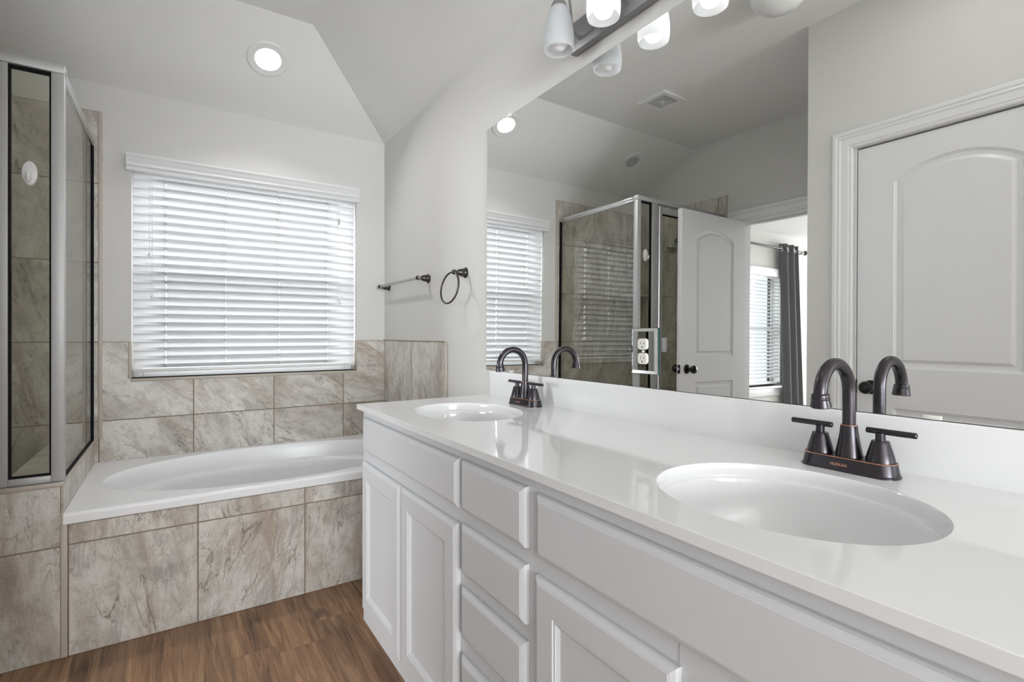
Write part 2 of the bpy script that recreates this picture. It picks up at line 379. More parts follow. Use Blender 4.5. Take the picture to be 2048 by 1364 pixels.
# ceiling: window slope, vanity slope, flat centre (one continuous plastered ceiling, solid)
XF, YF = XV - D, YW - D
YB_ = YB
bm = BM()
def cv(x, y, z): return bm.verts.new((x, y, z))
for up in (0.0, 0.08):
    a = [cv(XL, YW, ZE + up), cv(XV, YW, ZE + up), cv(XF, YF, ZC + up), cv(XL, YF, ZC + up), cv(XV, YB, ZE + up), cv(XF, YB, ZC + up), cv(XL, YB, ZC + up)]
    w = [cv(XL, YC, ZC + up), cv(XR, YC, ZC + up), cv(XR, YB, ZC + up)]; bm.faces.new((w[0], a[6], w[2], w[1]))
    if up: bm.faces.new((a[0], a[1], a[2], a[3]))
    else:   # opening for the recessed light
        hole = [(.402 + .0625 * cos(2 * pi * i / 48), 2.868 + .0625 / math.sqrt(1 + SL * SL) * sin(2 * pi * i / 48)) for i in range(48)]
        poly_with_holes(bm, [(XL, YW), (XV, YW), (XF, YF), (XL, YF)], [hole], lambda q: (q[0], q[1], ZE + SL * (YW - q[1])))
    bm.faces.new((a[1], a[4], a[5], a[2])); bm.faces.new((a[3], a[2], a[5], a[6]))
bmc = bm
ceil = tag(link('ceiling', bmc, M_CEIL, None, False), 'greige plastered ceiling sloping down to the window and vanity walls', 'ceiling', None, 'structure')
WX0, WX1, WZ0, WZ1 = -0.178, 0.9523, 0.905, 1.985
bm = BM(); slab_wall(bm, 'y', YW, YW + 0.16, rect(XL - 0.12, XV + 0.1, 0, ZE + 0.05), [rect(WX0, WX1, WZ0, WZ1)])
wall_window = struct('wall_window', bm, M_WALL, 'greige bathroom wall around the window with tile along its foot')
bm = BM(); box(bm, XV, XV + 0.1, YB - 0.1, YW, 0, ZE + 0.05)
wall_vanity = struct('wall_vanity', bm, M_WALL, 'greige wall behind the vanity mirror and towel bar')
DY0, DY1, DZ = 1.485, 2.245, 2.0
bm = BM()
out = [(YO - 0.1, 0), (DY0, 0), (DY0, DZ), (DY1, DZ), (DY1, 0), (YW, 0), (YW, ZE + 0.04), (YF, ZC + 0.05), (YO - 0.1, ZC + 0.05)]
slab_wall(bm, 'x', XL - 0.12, XL, out, [])
wall_left = struct('wall_left', bm, M_WALL, 'greige gable wall holding the shower head and the bedroom doorway')
bm = BM(); box(bm, XL - 0.0, XO - 0.1, YO - 0.1, YO, 0, ZC + 0.02)
struct('wall_return', bm, M_WALL, 'short greige return wall between the bedroom doorway and closed door')
E0, E1, EZ = 0.376, 1.073, 1.992
bm = BM(); slab_wall(bm, 'x', XO - 0.1, XO, [(YC, 0), (E0, 0), (E0, EZ), (E1, EZ), (E1, 0), (YO, 0), (YO, ZC + 0.02), (YC, ZC + 0.02)], [])
wall_door = struct('wall_door', bm, M_WALL, 'greige wall facing the mirror around the closed arched-panel door')
bm = BM(); box(bm, XO - 0.55, XO - 0.5, E0 - 0.3, E1 + 0.1, 0, 2.3); struct('wall_closet', bm, M_WALL, 'closet wall behind the closed door')
RX0, RX1, RZ0, RZ1 = -2.2, 0.6, 0.45, 2.25  # opening made up to let the rear fill through
bm = BM(); slab_wall(bm, 'y', YB - 0.1, YB, rect(XR - 0.1, XV + 0.1, 0, ZC + 0.02), [rect(RX0, RX1, RZ0, RZ1)])
struct('wall_rear', bm, M_WALL, 'greige wall behind the camera with a wide opening added for fill light')
bm = BM(); box(bm, XR - .1, XR, YB, YC, 0, ZC + .02); struct('wall_fill_room_side', bm, M_WALL, 'side wall of the unseen room added behind the camera')  # this room is added, laid out to carry the rear fill
bm = BM(); box(bm, XR - .1, XO - .1, YC - .1, YC, 0, ZC + .02); struct('wall_fill_room_front', bm, M_WALL, 'wall between the added unseen room and the bedroom')
# bedroom shell
bm = BM(); box(bm, BX, XL - 0.12, YC, BY, -0.1, 0.0); struct('bedroom_floor', bm, M_CARPET, 'beige bedroom carpet beyond the open door', 'floor')
bm = BM(); box(bm, BX, XL - 0.12, YC, BY, BZ, BZ + 0.1); struct('bedroom_ceiling', bm, M_CEIL, 'bedroom ceiling seen through the open doorway', 'ceiling')
BWX0, BWX1, BWZ0, BWZ1 = -4.12, -2.62, 0.56, 1.96
bm = BM(); slab_wall(bm, 'y', BY, BY + 0.16, rect(BX, XL - 0.12, 0, BZ), [rect(BWX0, BWX1, BWZ0, BWZ1)])
struct('wall_bedroom_window', bm, M_WALL, 'bedroom wall holding the window with the grey curtain')
bm = BM(); slab_wall(bm, 'x', BX - 0.1, BX, rect(YC - .1, BY, 0, BZ), [rect(1.0, 3.3, .5, 2.35)]); struct('wall_bedroom_far', bm, M_WALL, 'far bedroom wall with a wide opening added for fill light')  # opening added only to let the far fill light in
bm = BM(); slab_wall(bm, 'y', YC - .1, YC, rect(BX, XR - .1, 0, BZ), [])
struct('wall_bedroom_side', bm, M_WALL, 'bedroom side wall away from the window')
bm = BM(); box(bm, XL - 0.12, XL - 0.02, YC, YO - 0.1, 0, BZ); struct('wall_bedroom_inner', bm, M_WALL, 'bedroom wall backing on to the closet')

# ------------------------------------------------------------------ windows (frames and panes)
def window(name, ax_y, x0, x1, z0, z1, label, d=0.05, slider=False):
    root = tag(bpy.data.objects.new(name, None), label, 'window', None, 'structure'); COL.objects.link(root); root.location = ((x0 + x1) / 2, ax_y, z0)
    b = BM(); w = 0.045
    box(b, x0, x0 + w, ax_y, ax_y + d, z0, z1, .004); box(b, x1 - w, x1, ax_y, ax_y + d, z0, z1, .004)
    box(b, x0 + w, x1 - w, ax_y, ax_y + d, z0, z0 + w, .004); box(b, x0 + w, x1 - w, ax_y, ax_y + d, z1 - w, z1, .004)
    zm = (z0 + z1) / 2; box(b, x0 + w, x1 - w, ax_y, ax_y + d, zm - .02, zm + .02, .004)
    link('window_frame', b, M_VINYL, root)
    b = BM(); box(b, x0 + w, x1 - w, ax_y + d / 2 - .003, ax_y + d / 2 + .003, z0 + w, z1 - w); link('window_pane', b, M_PANE, root)
    return root
window('window_1', YW + 0.10, WX0, WX1, WZ0, WZ1, 'bathroom window behind the closed white blind over the tub')
window('window_2', BY + 0.10, BWX0, BWX1, BWZ0, BWZ1, 'bedroom window behind open white blind beside grey curtain')
window('fill_window', YB - 0.09, RX0, RX1, RZ0, RZ1, 'made-up wide window behind the camera for fill light')  # last window is unseen, made up to go with the rear fill

# ------------------------------------------------------------------ tiled surfaces on the walls
G = [0.0, 0.314, 0.7065, 1.0945, 1.482, 1.868, 2.22]
X = [0.0885 + 0.391 * k for k in range(-4, 4)]
XT0 = -0.305
# window wall above the tub: two rows, cut round the window
polys = []
us = [XT0, X[4], X[5], X[6], XV]
for i in range(4): polys.append(rect(us[i], us[i + 1], 0.50, 0.7065))
t0 = [(us[0], .7065), (us[1], .7065), (us[1], WZ0), (WX0, WZ0), (WX0, 1.0945), (us[0], 1.0945)]
polys.append(t0); polys.append(rect(us[1], us[2], .7065, WZ0)); polys.append(rect(us[2], us[3], .7065, WZ0))
polys.append([(us[3], .7065), (us[4], .7065), (us[4], 1.0945), (WX1, 1.0945), (WX1, WZ0), (us[3], WZ0)])
tiles('tile_field', wall_window, (0, YW, 0), (1, 0, 0), (0, 0, 1), (0, -1, 0), polys, angle=-48, jitter=25, seed=5)
# shower back wall
us = [XL, X[1], X[2], XT0]
tiles('shower_tile_field', wall_window, (0, YW, 0), (1, 0, 0), (0, 0, 1), (0, -1, 0), grid(us, G), angle=-8, jitter=14, seed=11)
# bullnose edges beside the shower glass and round the window
b = BM(); box(b, XT0 - .003, XT0 + .014, YW - .012, YW, 0.62, 2.222, .004); link('tile_edge', b, M_BULLNOSE, wall_window)
b = BM(); box(b, WX0 - .004, WX1 + .004, YW - .011, YW + .10, WZ0 - .012, WZ0 + .004, .003)
box(b, WX0 - .012, WX0 + .002, YW - .011, YW + .10, WZ0 + .004, 1.0945, .003); box(b, WX1 - .002, WX1 + .004, YW - .011, YW + .10, WZ0 + .004, 1.0945, .003)
link('sill_edge', b, M_BULLNOSE, wall_window)
# vanity wall tile (u runs along -y so it faces the room)
us = [0.0, YW - 2.732, YW - 2.304]
tiles('tile_field', wall_vanity, (XV, YW, 0), (0, -1, 0), (0, 0, 1), (-1, 0, 0), [rect(us[i], us[i + 1], a, c) for i in range(2) for a, c in ((.5, .7065), (.7065, 1.0945))] + [rect(us[1], us[2], 0, .5)], angle=0, jitter=5, seed=3)
b = BM(); box(b, XV - .012, XV, 2.292, 2.306, 0, 1.094, .004); box(b, XV - .011, XV, 2.306, YW - .01, 1.0945, 1.1, .002); link('tile_edge', b, M_BULLNOSE, wall_vanity)
# shower tile on the left wall
us = [YW - 2.352, YW - 2.42, YW - 2.811, 0.0][::-1]
tiles('shower_tile_field', wall_left, (XL, YW, 0), (0, -1, 0), (0, 0, 1), (1, 0, 0), grid(us, G), angle=4, jitter=10, seed=23)
b = BM(); box(b, XL, XL + .012, 2.340, 2.354, 0, 2.222, .004); link('tile_edge', b, M_BULLNOSE, wall_left)

# ------------------------------------------------------------------ shower half wall, kerb, floor
KX0, KX1, KZ = -0.497, -0.322, 0.612
bm = BM(); box(bm, KX0 + .007, KX1 - .007, YA + .007, YW, 0, KZ - .007)
knee = struct('wall_knee', bm, M_GROUT, 'tiled half wall between shower and bathtub')
tiles('tile_field', knee, (0, YA + .007, 0), (1, 0, 0), (0, 0, 1), (0, -1, 0), [rect(KX0, KX1 - .006, 0, .39), rect(KX0, KX1 - .006, .39, KZ - .01)], angle=0, jitter=4, seed=31)
tiles('side_tile_field', knee, (KX1 - .007, YA, 0), (0, 1, 0), (0, 0, 1), (1, 0, 0), [rect(0.004, .42, .5, KZ - .006), rect(.42, YW - YA - .008, .5, KZ - .006)], angle=0, jitter=3, seed=33)
tiles('inner_tile_field', knee, (KX0 + .007, YW, 0), (0, -1, 0), (0, 0, 1), (-1, 0, 0), grid([0, .42, YW - YA], [0, .314, KZ - .006]), angle=0, jitter=3, seed=35)
tiles('top_tile_field', knee, (0, YA, KZ - .006), (1, 0, 0), (0, 1, 0), (0, 0, 1), [rect(KX0, KX1, 0.0, .42), rect(KX0, KX1, .42, YW - YA - .008)], angle=88, jitter=3, seed=37, gap=.001)
b = BM(); box(b, KX0 - .002, KX1 + .003, YA - .006, YA + .012, KZ - .012, KZ + .004, .004); box(b, KX1 - .010, KX1 + .004, YA + .012, YW - .012, KZ - .010, KZ + .004, .004); link('cap_edge', b, M_BULLNOSE, knee)
b = BM(); box(b, KX1 - .008, KX1 + .012, YA - .002, YA + .02, 0, .4655, .004); box(b, KX1 - .008, KX1 + .0006, YA - .002, YA + .02, .4655, .506, .0); link('corner_edge', b, M_BULLNOSE, knee)
bm = BM(); box(bm, XL + .007, KX0, YA + .007, YA + .115, 0, .10)
kerb = struct('trim_1', bm, M_GROUT, 'low tiled kerb under the shower door', 'kerb')
tiles('tile_field', kerb, (0, YA + .007, 0), (1, 0, 0), (0, 0, 1), (0, -1, 0), grid([XL, -.88, KX0], [0, .10]), angle=90, seed=41)
tiles('top_tile_field', kerb, (0, YA, .10), (1, 0, 0), (0, 1, 0), (0, 0, 1), grid([XL + .007, -.88, KX0], [0, .115]), angle=90, seed=43)
bm = BM(); box(bm, XL + .007, KX0, YA + .115, YW - .007, 0, .03); struct('shower_floor', bm, M_TUB, 'white shower pan floor inside the glass enclosure', 'floor')

# corner soap shelf
b = BM(); prism(b, [(XL + .007, YW - .007), (XL + .24, YW - .007), (XL + .2, YW - .06), (XL + .06, YW - .2), (XL + .007, YW - .24)], 'z', 1.488, 1.512)
single('corner_shelf', b, M_BULLNOSE, 'beige tile shelf in the back corner of the shower', 'shelf')

# ------------------------------------------------------------------ shower enclosure
SE = thing('shower_enclosure', (-0.8, 2.385, 0.10), 'framed glass shower enclosure in silver metal standing on the half wall', 'shower enclosure')
Y0, Y1 = 2.368, 2.402
b = BM(); box(b, XL + .012, -.319, Y0 - .004, Y1 + .004, 2.046, 2.0765, .003); link('header', b, M_ALU, SE)
b = BM(); box(b, -.343, -.320, Y1 + .004, YW - .012, 2.052, 2.072, .005); box(b, -.338, -.325, Y1 + .004, YW - .012, 2.040, 2.052, .002); link('side_header', b, M_CHROME, SE)
b = BM(); box(b, -.356, -.321, Y0, Y1, KZ + .004, 2.046, .002); link('corner_post', b, M_ALU, SE)
b = BM(); box(b, -.515, -.466, Y0, Y1, KZ + .004, 2.046, .002); box(b, -.515, -.499, Y0, Y1, .11, KZ + .004, .002); link('door_post', b, M_ALU, SE)
b = BM(); box(b, -.466, -.356, Y0, Y1, KZ + .004, .640, .002); link('bottom_rail', b, M_ALU, SE)
fg = BM(); box(fg, -.466, -.356, 2.383, 2.388, .640, 2.046); fixed = link('fixed_panel', fg, M_GLASS, SE)
b = BM(); g = .0055
for (x0, x1, z0, z1) in ((-.466, -.466 + g, .640, 2.046), (-.356 - g, -.356, .640, 2.046), (-.466 + g, -.356 - g, .640, .640 + g), (-.466 + g, -.356 - g, 2.046 - g * 1.7, 2.046)): box(b, x0, x1, 2.376, 2.394, z0, z1)
link('gasket', b, M_BLACK, fixed)
sg = BM(); box(sg, -.334, -.329, Y1, YW - .014, KZ + .012, 2.040); side = link('side_panel', sg, M_GLASS, SE)
b = BM(); box(b, -.340, -.323, YW - .022, YW - .012, KZ + .004, 2.045); box(b, -.338, -.325, Y1, YW - .022, KZ + .004, KZ + .013); link('gasket', b, M_BLACK, side)
# hinged door
dr = BM(); box(dr, -1.225, -.570, 2.383, 2.388, .16, 1.985); door = link('shower_door', dr, M_GLASS, SE)
b = BM()
for (x0, x1, z0, z1) in ((-.572, -.520, .125, 2.03), (-1.25, -1.222, .125, 2.03), (-1.222, -.572, .125, .16), (-1.222, -.572, 1.985, 2.03)): box(b, x0, x1, 2.370, 2.400, z0, z1, .004)
link('door_frame', b, M_ALU, door)
b = BM(); tube(b, [(-.533, 2.366, .125), (-.533, 2.366, 2.03)], .011); link('hinge_rail', b, M_CHROME, door)
b = BM(); box(b, -1.222, -.572, 2.378, 2.394, 1.979, 1.985); box(b, -.578, -.572, 2.378, 2.394, .16, 1.979); link('gasket', b, M_BLACK, door)
b = BM(); box(b, -.590, -.560, 2.335, 2.368, 1.03, 1.13, .006); link('door_handle', b, M_PLASTIC, door)
b = BM(); box(b, -1.265, -1.25, Y0, Y1, .11, 2.046, .002); link('wall_post', b, M_ALU, SE)
b = BM(); box(b, XL + .012, -.515, Y0, Y1, .105, .121, .002); link('threshold', b, M_ALU, SE)
# oval hook on the fixed pane
HK = thing('suction_hook', (-.413, 2.378, 1.645), 'white oval hook stuck on the narrow shower glass pane', 'hook')
b = BM(); n = 36; rings = []
for s, y in ((1, 0), (1, -.004), (.92, -.007), (.5, -.009), (.02, -.0095)):
    rings.append([(-.413 + .0205 * s * cos(2 * pi * i / n), 2.3825 + y, 1.685 + .0415 * s * sin(2 * pi * i / n)) for i in range(n)])
loops(b, rings); link('backplate', b, M_PLASTIC, HK)
b = BM(); tube(b, [(-.413, 2.374, 1.685), (-.413, 2.368, 1.664), (-.413, 2.358, 1.659), (-.413, 2.352, 1.668), (-.413, 2.351, 1.680)], [.006, .0065, .006, .005, .004]); link('prong', b, M_PLASTIC, HK)
# shower head and valve on the left wall
SH = thing('shower_sprayer', (XL + .008, 2.79, 1.95), 'chrome shower head on a bent arm inside the shower', 'shower head')
b = BM(); tube(b, [(XL + .008, 2.79, 1.95), (XL + .03, 2.79, 1.951), (XL + .05, 2.785, 1.943), (XL + .066, 2.78, 1.925), (XL + .074, 2.775, 1.912)], .0095); link('arm', b, M_GREYMET, SH)
b = BM(); lathe(b, [(.028, 0), (.028, .004), (.018, .012), (.011, .016)], (XL + .008, 2.79, 1.95), (1, 0, 0)); link('flange', b, M_GREYMET, SH)
b = BM(); lathe(b, [(.012, 0), (.014, .018), (.022, .035), (.040, .058), (.043, .070), (.038, .074)], (XL + .074, 2.775, 1.912), (.55, -.1, -.80)); link('spray_head', b, M_CHROME, SH)
VA = thing('shower_valve', (XL + .008, 2.745, 1.064), 'round chrome shower valve with lever on the shower wall', 'shower valve')
b = BM(); lathe(b, [(.07, 0), (.07, .003), (.058, .010), (.035, .013)], (XL + .008, 2.745, 1.064), (1, 0, 0), 48); link('escutcheon', b, M_CHROME, VA)
b = BM(); lathe(b, [(.03, 0), (.028, .03), (.02, .045), (.005, .05)], (XL + .020, 2.745, 1.064), (1, 0, 0)); tube(b, [(XL + .055, 2.745, 1.06), (XL + .06, 2.745, 1.0)], [.008, .006]); link('lever', b, M_CHROME, VA)

# ------------------------------------------------------------------ bathtub and its tiled front
TX0, TX1, TY0, TY1, TZ = -0.3212, XV - .010, 2.343, YW - .009, 0.5055
TUB = thing('bathtub', (0.41, 2.78, 0.0), 'white oval drop-in bathtub under the window', 'bathtub')
b = BM(); oc = (0.42, 2.772); oa, ob = 0.672, 0.386
hole = ell(oc[0], oc[1], oa, ob, 96, 2.15)
A = poly_with_holes(b, rect(TX0, TX1, TY0 + .012, TY1), [hole], lambda q: (q[0], q[1], TZ))
v = A[1]
for s, dz in ((.994, -.0015), (.985, -.008), (.975, -.026), (.955, -.080), (.948, -.092), (.915, -.099), (.895, -.106), (.882, -.130), (.85, -.22), (.78, -.31), (.70, -.36), (.5, -.38), (.15, -.385)):
    v = bridge(b, v, [(oc[0] + (p[0] - oc[0]) * s, oc[1] + (p[1] - oc[1]) * (s - (1 - s) * .15), TZ + dz) for p in hole])
b.faces.new(v)
prof = [(TY0 + .012, TZ), (TY0 + .006, TZ - .0015), (TY0 + .0015, TZ - .006), (TY0, TZ - .012), (TY0, TZ - .032), (TY0 + .002, TZ - .038), (TY0 + .008, TZ - .040), (TY0 + .02, TZ - .040)]
loops(b, [[(TX0, *p) for p in prof], [(TX1, *p) for p in prof]], False, False, False)
SHARP = 0.9; link('tub_shell', b, M_TUB, TUB, wn=True); SHARP = 0.6
b = BM(); lathe(b, [(.03, 0), (.03, .003), (.02, .004)], (0.95, 2.78, TZ - .385)); link('drain', b, M_CHROME, TUB)
bm = BM(); box(bm, TX0 + .004, TX1, YA + .007, YA + .03, 0, TZ - .042)
AP = tag(link('tub_apron', bm, M_GROUT), 'stone-look tiled front panel below the bathtub rim', 'tub panel', None, 'structure')
us = [-.309, .0795, .477, .868, TX1]
tiles('tile_field', AP, (0, YA + .007, 0), (1, 0, 0), (0, 0, 1), (0, -1, 0), grid(us, [0, .3925, TZ - .041]), angle=3, jitter=10, seed=57)

# ------------------------------------------------------------------ window blind over the tub
def blind(root, x0, x1, ztop, pitch, n, yc, width, ang, cords, zrail, mat_slat):
    b = BM(); h = width / 2
    for i in range(n):
        zl = ztop - i * pitch       # room-side edge
        dy, dz = cos(ang) * h, sin(ang) * h
        cy, cz = yc, zl + dz
        pr = []; t = .0014
        for k in range(13):          # slightly crowned slat section
            s = -1 + 2 * k / 12; cr = math.copysign(.0035, cos(ang)) * (1 - s * s)
            pr.append((cy + dy * s - cr * sin(ang) * 1, cz + dz * s + cr * cos(ang)))
        nrm = (-sin(ang) * t, cos(ang) * t)
        pr2 = pr
        def piece(xa, xb, k0, k1):
            q = pr2[k0:k1 + 1]
            sec = [(p[0] + nrm[0], p[1] + nrm[1]) for p in q] + [(p[0] - nrm[0], p[1] - nrm[1]) for p in reversed(q)]
            loops(b, [[(xa, *p) for p in sec], [(xb, *p) for p in sec]])
        xa = x0
        for cx in sorted(cords):
            piece(xa, cx - .0028, 0, 12); piece(cx - .0028, cx + .0028, 0, 4); xa = cx + .0028
        piece(xa, x1, 0, 12)
    link('slats', b, mat_slat, root)
    b = BM(); box(b, x0, x1, yc - .026, yc + .026, zrail, zrail + .018, .003); link('bottom_rail', b, M_PLASTIC, root)
    b = BM(); box(b, x0, x1, yc - .026, yc + .03, ztop + .052, ztop + .095, .002); link('headrail', b, M_PLASTIC, root)
    for cx in cords:
        b = BM(); yf = yc - abs(cos(ang)) * h - .003
        tube(b, [(cx - .0035, yf, zrail + .01), (cx - .0035, yf, ztop + .055)], .0008, 6); tube(b, [(cx + .0035, yf, zrail + .01), (cx + .0035, yf, ztop + .055)], .0008, 6)
        tube(b, [(cx, yc + abs(cos(ang)) * h + .003, zrail + .01), (cx, yc + abs(cos(ang)) * h + .003, ztop + .055)], .0012, 6)
        link('ladder_cord', b, M_PLASTIC, root)
BL = thing('window_blind', (0.387, 3.205, 0.93), 'closed white horizontal blind with crown valance over the bathtub', 'blind')
blind(BL, WX0 + .006, WX1 - .008, 1.9203, .0437, 23, 3.232, .0505, radians(110), (-.033, .240, .513, .784), .938, M_SLAT)
vp = [(3.2005, 1.951), (3.166, 1.951), (3.166, 1.957), (3.170, 1.960), (3.1695, 1.966), (3.166, 1.972), (3.161, 1.976), (3.160, 1.981), (3.163, 1.984), (3.1625, 1.990), (3.159, 1.997), (3.1565, 2.006), (3.1535, 2.015), (3.150, 2.021), (3.150, 2.0324), (3.2005, 2.0324)]
b = BM(); prism(b, vp, 'x', -.197, .9615); SHARP = 0.35; link('valance', b, M_TRIM, BL); SHARP = 0.6
def tassel(x, zt, zb, root, dx=0.0):
    b = BM(); tube(b, [(x, 3.198, zt), (x + dx, 3.198, zb + .02)], .0009, 6); link('pull_cord', b, M_PLASTIC, root)
    b = BM(); lathe(b, [(.0015, .022), (.004, .014), (.0065, .004), (.006, 0)], (x + dx, 3.197, zb), (0, 0, 1), 14); link('tassel', b, M_PLASTIC, root)
tassel(-.092, 1.93, 1.315, BL, .0); tassel(-.104, 1.93, 1.530, BL); tassel(.838, 1.93, 1.33, BL, .0); tassel(.846, 1.93, 1.315, BL, .004)
b = BM(); box(b, .838, .844, 3.196, 3.203, 1.800, 1.835, .001); box(b, .846, .852, 3.196, 3.203, 1.807, 1.842, .001); link('cord_stop', b, M_ALU, BL)

# ------------------------------------------------------------------ bedroom blind, curtain, rod, window trim
BB = thing('window_blind', (-3.37, 3.5, 0.6), 'half-open white blind in the bedroom window beside the grey curtain', 'blind')
blind(BB, BWX0 + .01, BWX1 - .01, 1.84, .0437, 28, 3.53, .0505, radians(24), (-3.9, -3.37, -2.85), .585, M_SLAT)
b = BM(); box(b, BWX0 - .03, BWX1 + .03, 3.45, 3.4995, 1.90, 2.0, .006); link('valance', b, M_TRIM, BB)
b = BM(); box(b, BWX0 - .05, BWX1 + .05, 3.44, 3.62, .535, .56, .005); box(b, BWX0 - .03, BWX1 + .03, 3.480, 3.4998, .44, .535, .006); tag(link('trim_2', b, M_TRIM), 'white bedroom window sill with apron board', 'window sill', None, 'structure')
RD = thing('curtain_rod', (-3.4, 3.42, 2.25), 'dark curtain rod with ball finial above the bedroom window', 'curtain rod')
b = BM(); tube(b, [(-4.53, 3.42, 2.25), (-2.1, 3.42, 2.25)], .0125); link('rod', b, M_KNOB, RD)
b = BM(); sphere(b, (-4.555, 3.42, 2.25), .03); link('finial', b, M_DARKMET, RD)
for bx in (-4.47, -2.2):
    b = BM(); box(b, bx - .012, bx + .012, 3.40, 3.4998, 2.225, 2.238, .003); box(b, bx - .012, bx + .012, 3.49, 3.4998, 2.19, 2.28, .003); link('bracket', b, M_ALU, RD)
CU = thing('curtain', (-4.22, 3.42, 0.05), 'charcoal grommet curtain hanging beside the bedroom window', 'curtain')
b = BM(); nc, nr = 60, 24
rings = []
for sgn in (1, -1):
    for j in range(nr + 1):
        v_ = j / nr; z = 2.315 - v_ * 2.27
        row = []
        for i in range(nc + 1):
            u = i / nc; spread = 1 + .12 * v_
            x = -4.155 - .15 * v_ + (u - .5) * -.37 * spread
            y = 3.418 + .028 * sin(u * 2 * pi * 2.5 + .6) * (1 - .15 * v_) + .004 * sgn
            row.append((x, y, z))
        rings.append(row)
h = nr + 1; vs = [[b.verts.new(p) for p in r] for r in rings]
for k in (0, 1):
    for j in range(nr):
        for i in range(nc): b.faces.new((vs[k * h + j][i], vs[k * h + j][i + 1], vs[k * h + j + 1][i + 1], vs[k * h + j + 1][i]))
for j in range(nr):
    for i in (0, nc): b.faces.new((vs[j][i], vs[j + 1][i], vs[h + j + 1][i], vs[h + j][i]))
for i in range(nc):
    for j in (0, nr): b.faces.new((vs[j][i], vs[j][i + 1], vs[h + j][i + 1], vs[h + j][i]))
link('cloth', b, M_CURTAIN, CU)
b = BM(); ring_ = []
for zz, xa, xb in ((2.30, -4.37, -4.47), (1.6, -4.41, -4.48), (.8, -4.45, -4.50), (.06, -4.50, -4.53)):
    ring_.append([(xa, 3.468, zz), ((xa + xb) / 2, 3.448, zz), (xb, 3.468, zz), (xb, 3.471, zz), ((xa + xb) / 2, 3.451, zz), (xa, 3.471, zz)])
loops(b, ring_); link('lining', b, plain('pale_curtain_lining', (.45, .45, .46), .85, bump=.2, bscale=500), CU)
for u in (.1, .3, .5, .7, .9):
    x = -4.155 + (u - .5) * -.37; y = 3.418 + .028 * sin(u * 2 * pi * 2.5 + .6)
    dx = -.37; dy = .028 * cos(u * 2 * pi * 2.5 + .6) * 2 * pi * 2.5
    b = BM(); torus(b, (x, y, 2.25), .026, .006, (dy, -dx, 0), 28, 8); link('grommet', b, M_CHROME, CU)

# ------------------------------------------------------------------ doors
def arch_outline(y0, y1, z0, spring, crest, n=15):
    c = (y0 + y1) / 2; w = (y1 - y0) / 2; hgt = crest - spring; R = (w * w + hgt * hgt) / (2 * hgt)
    a = math.asin(w / R); pts = [(y0, z0), (y1, z0)]
    for i in range(n + 1):
        t = a - 2 * a * i / n; pts.append((c + R * sin(t), crest - R + R * cos(t)))
    return pts
def offset(pl, d):
    n = len(pl); r = []
    for i in range(n):
        p0, p1, p2 = Vector(pl[i - 1]), Vector(pl[i]), Vector(pl[(i + 1) % n])
        d1 = (p1 - p0).normalized(); d2 = (p2 - p1).normalized(); n1 = Vector((-d1.y, d1.x)); n2 = Vector((-d2.y, d2.x))
        k = d / max(.3, 1 + n1.dot(n2)); q = p1 + (n1 + n2) * k; r.append((q.x, q.y))
    return r
def panel_face(b, outer, outlines, f, steps):
    """f(q, depth); steps = (inset, depth) sequence for each moulded panel"""
    L = poly_with_holes(b, outer, outlines, lambda q: f(q, 0))
    for lp, ol in zip(L[1:], outlines):
        v = lp
        for ins, dp in steps: v = bridge(b, v, [f(q, dp) for q in offset(ol, ins)])
        b.faces.new(v)
    return L[0]
DSTEP = ((.003, -.003), (.006, -.0035), (.009, -.0065), (.022, -.0085), (.025, -.0085), (.038, -.002))
def door_slab(b, w, z0, z1, thick, F):
    """F(u, z, d): u across the width from the latch edge, d depth through the slab"""
    mg = .139 * w / .69
    outs = [arch_outline(mg, w - mg, 1.003, 1.812, 1.880), rect(mg, w - mg, .14, .832)]
    A = panel_face(b, rect(0, w, z0, z1), outs, lambda q, d: F(q[0], q[1], -d), DSTEP)
    B = panel_face(b, rect(0, w, z0, z1), outs, lambda q, d: F(q[0], q[1], thick + d), DSTEP)
    for i in range(4): b.faces.new((A[i], A[(i + 1) % 4], B[(i + 1) % 4], B[i]))
    global SHARP
    SHARP = .2
def knob(parent, o, ax):
    b = BM(); lathe(b, [(.031, 0), (.031, .004), (.026, .010), (.013, .013), (.011, .030), (.016, .036), (.025, .044), (.028, .054), (.025, .064), (.014, .070), (.001, .071)], o, ax); return link('door_knob', b, M_KNOB, parent)
def casing(parent, y0, y1, z, x, s, w=.083):
    pr = [(0, 0), (0, .007), (.006, .011), (.012, .010), (.018, .013), (.045, .015), (.052, .019), (.060, .017), (.066, .021), (.078, .021), (w, .017), (w, 0)]
    b = BM(); vs = []
    for a, t in pr: vs.append([b.verts.new((x + s * t, y1 + a, 0)), b.verts.new((x + s * t, y1 + a, z + a)), b.verts.new((x + s * t, y0 - a, z + a)), b.verts.new((x + s * t, y0 - a, 0))])
    for p, q in zip(vs, vs[1:]):
        for i in range(3): b.faces.new((p[i], p[i + 1], q[i + 1], q[i]))
    global SHARP
    SHARP = .3; r = link('casing', b, M_TRIM, parent, wn=True); SHARP = .6; return r
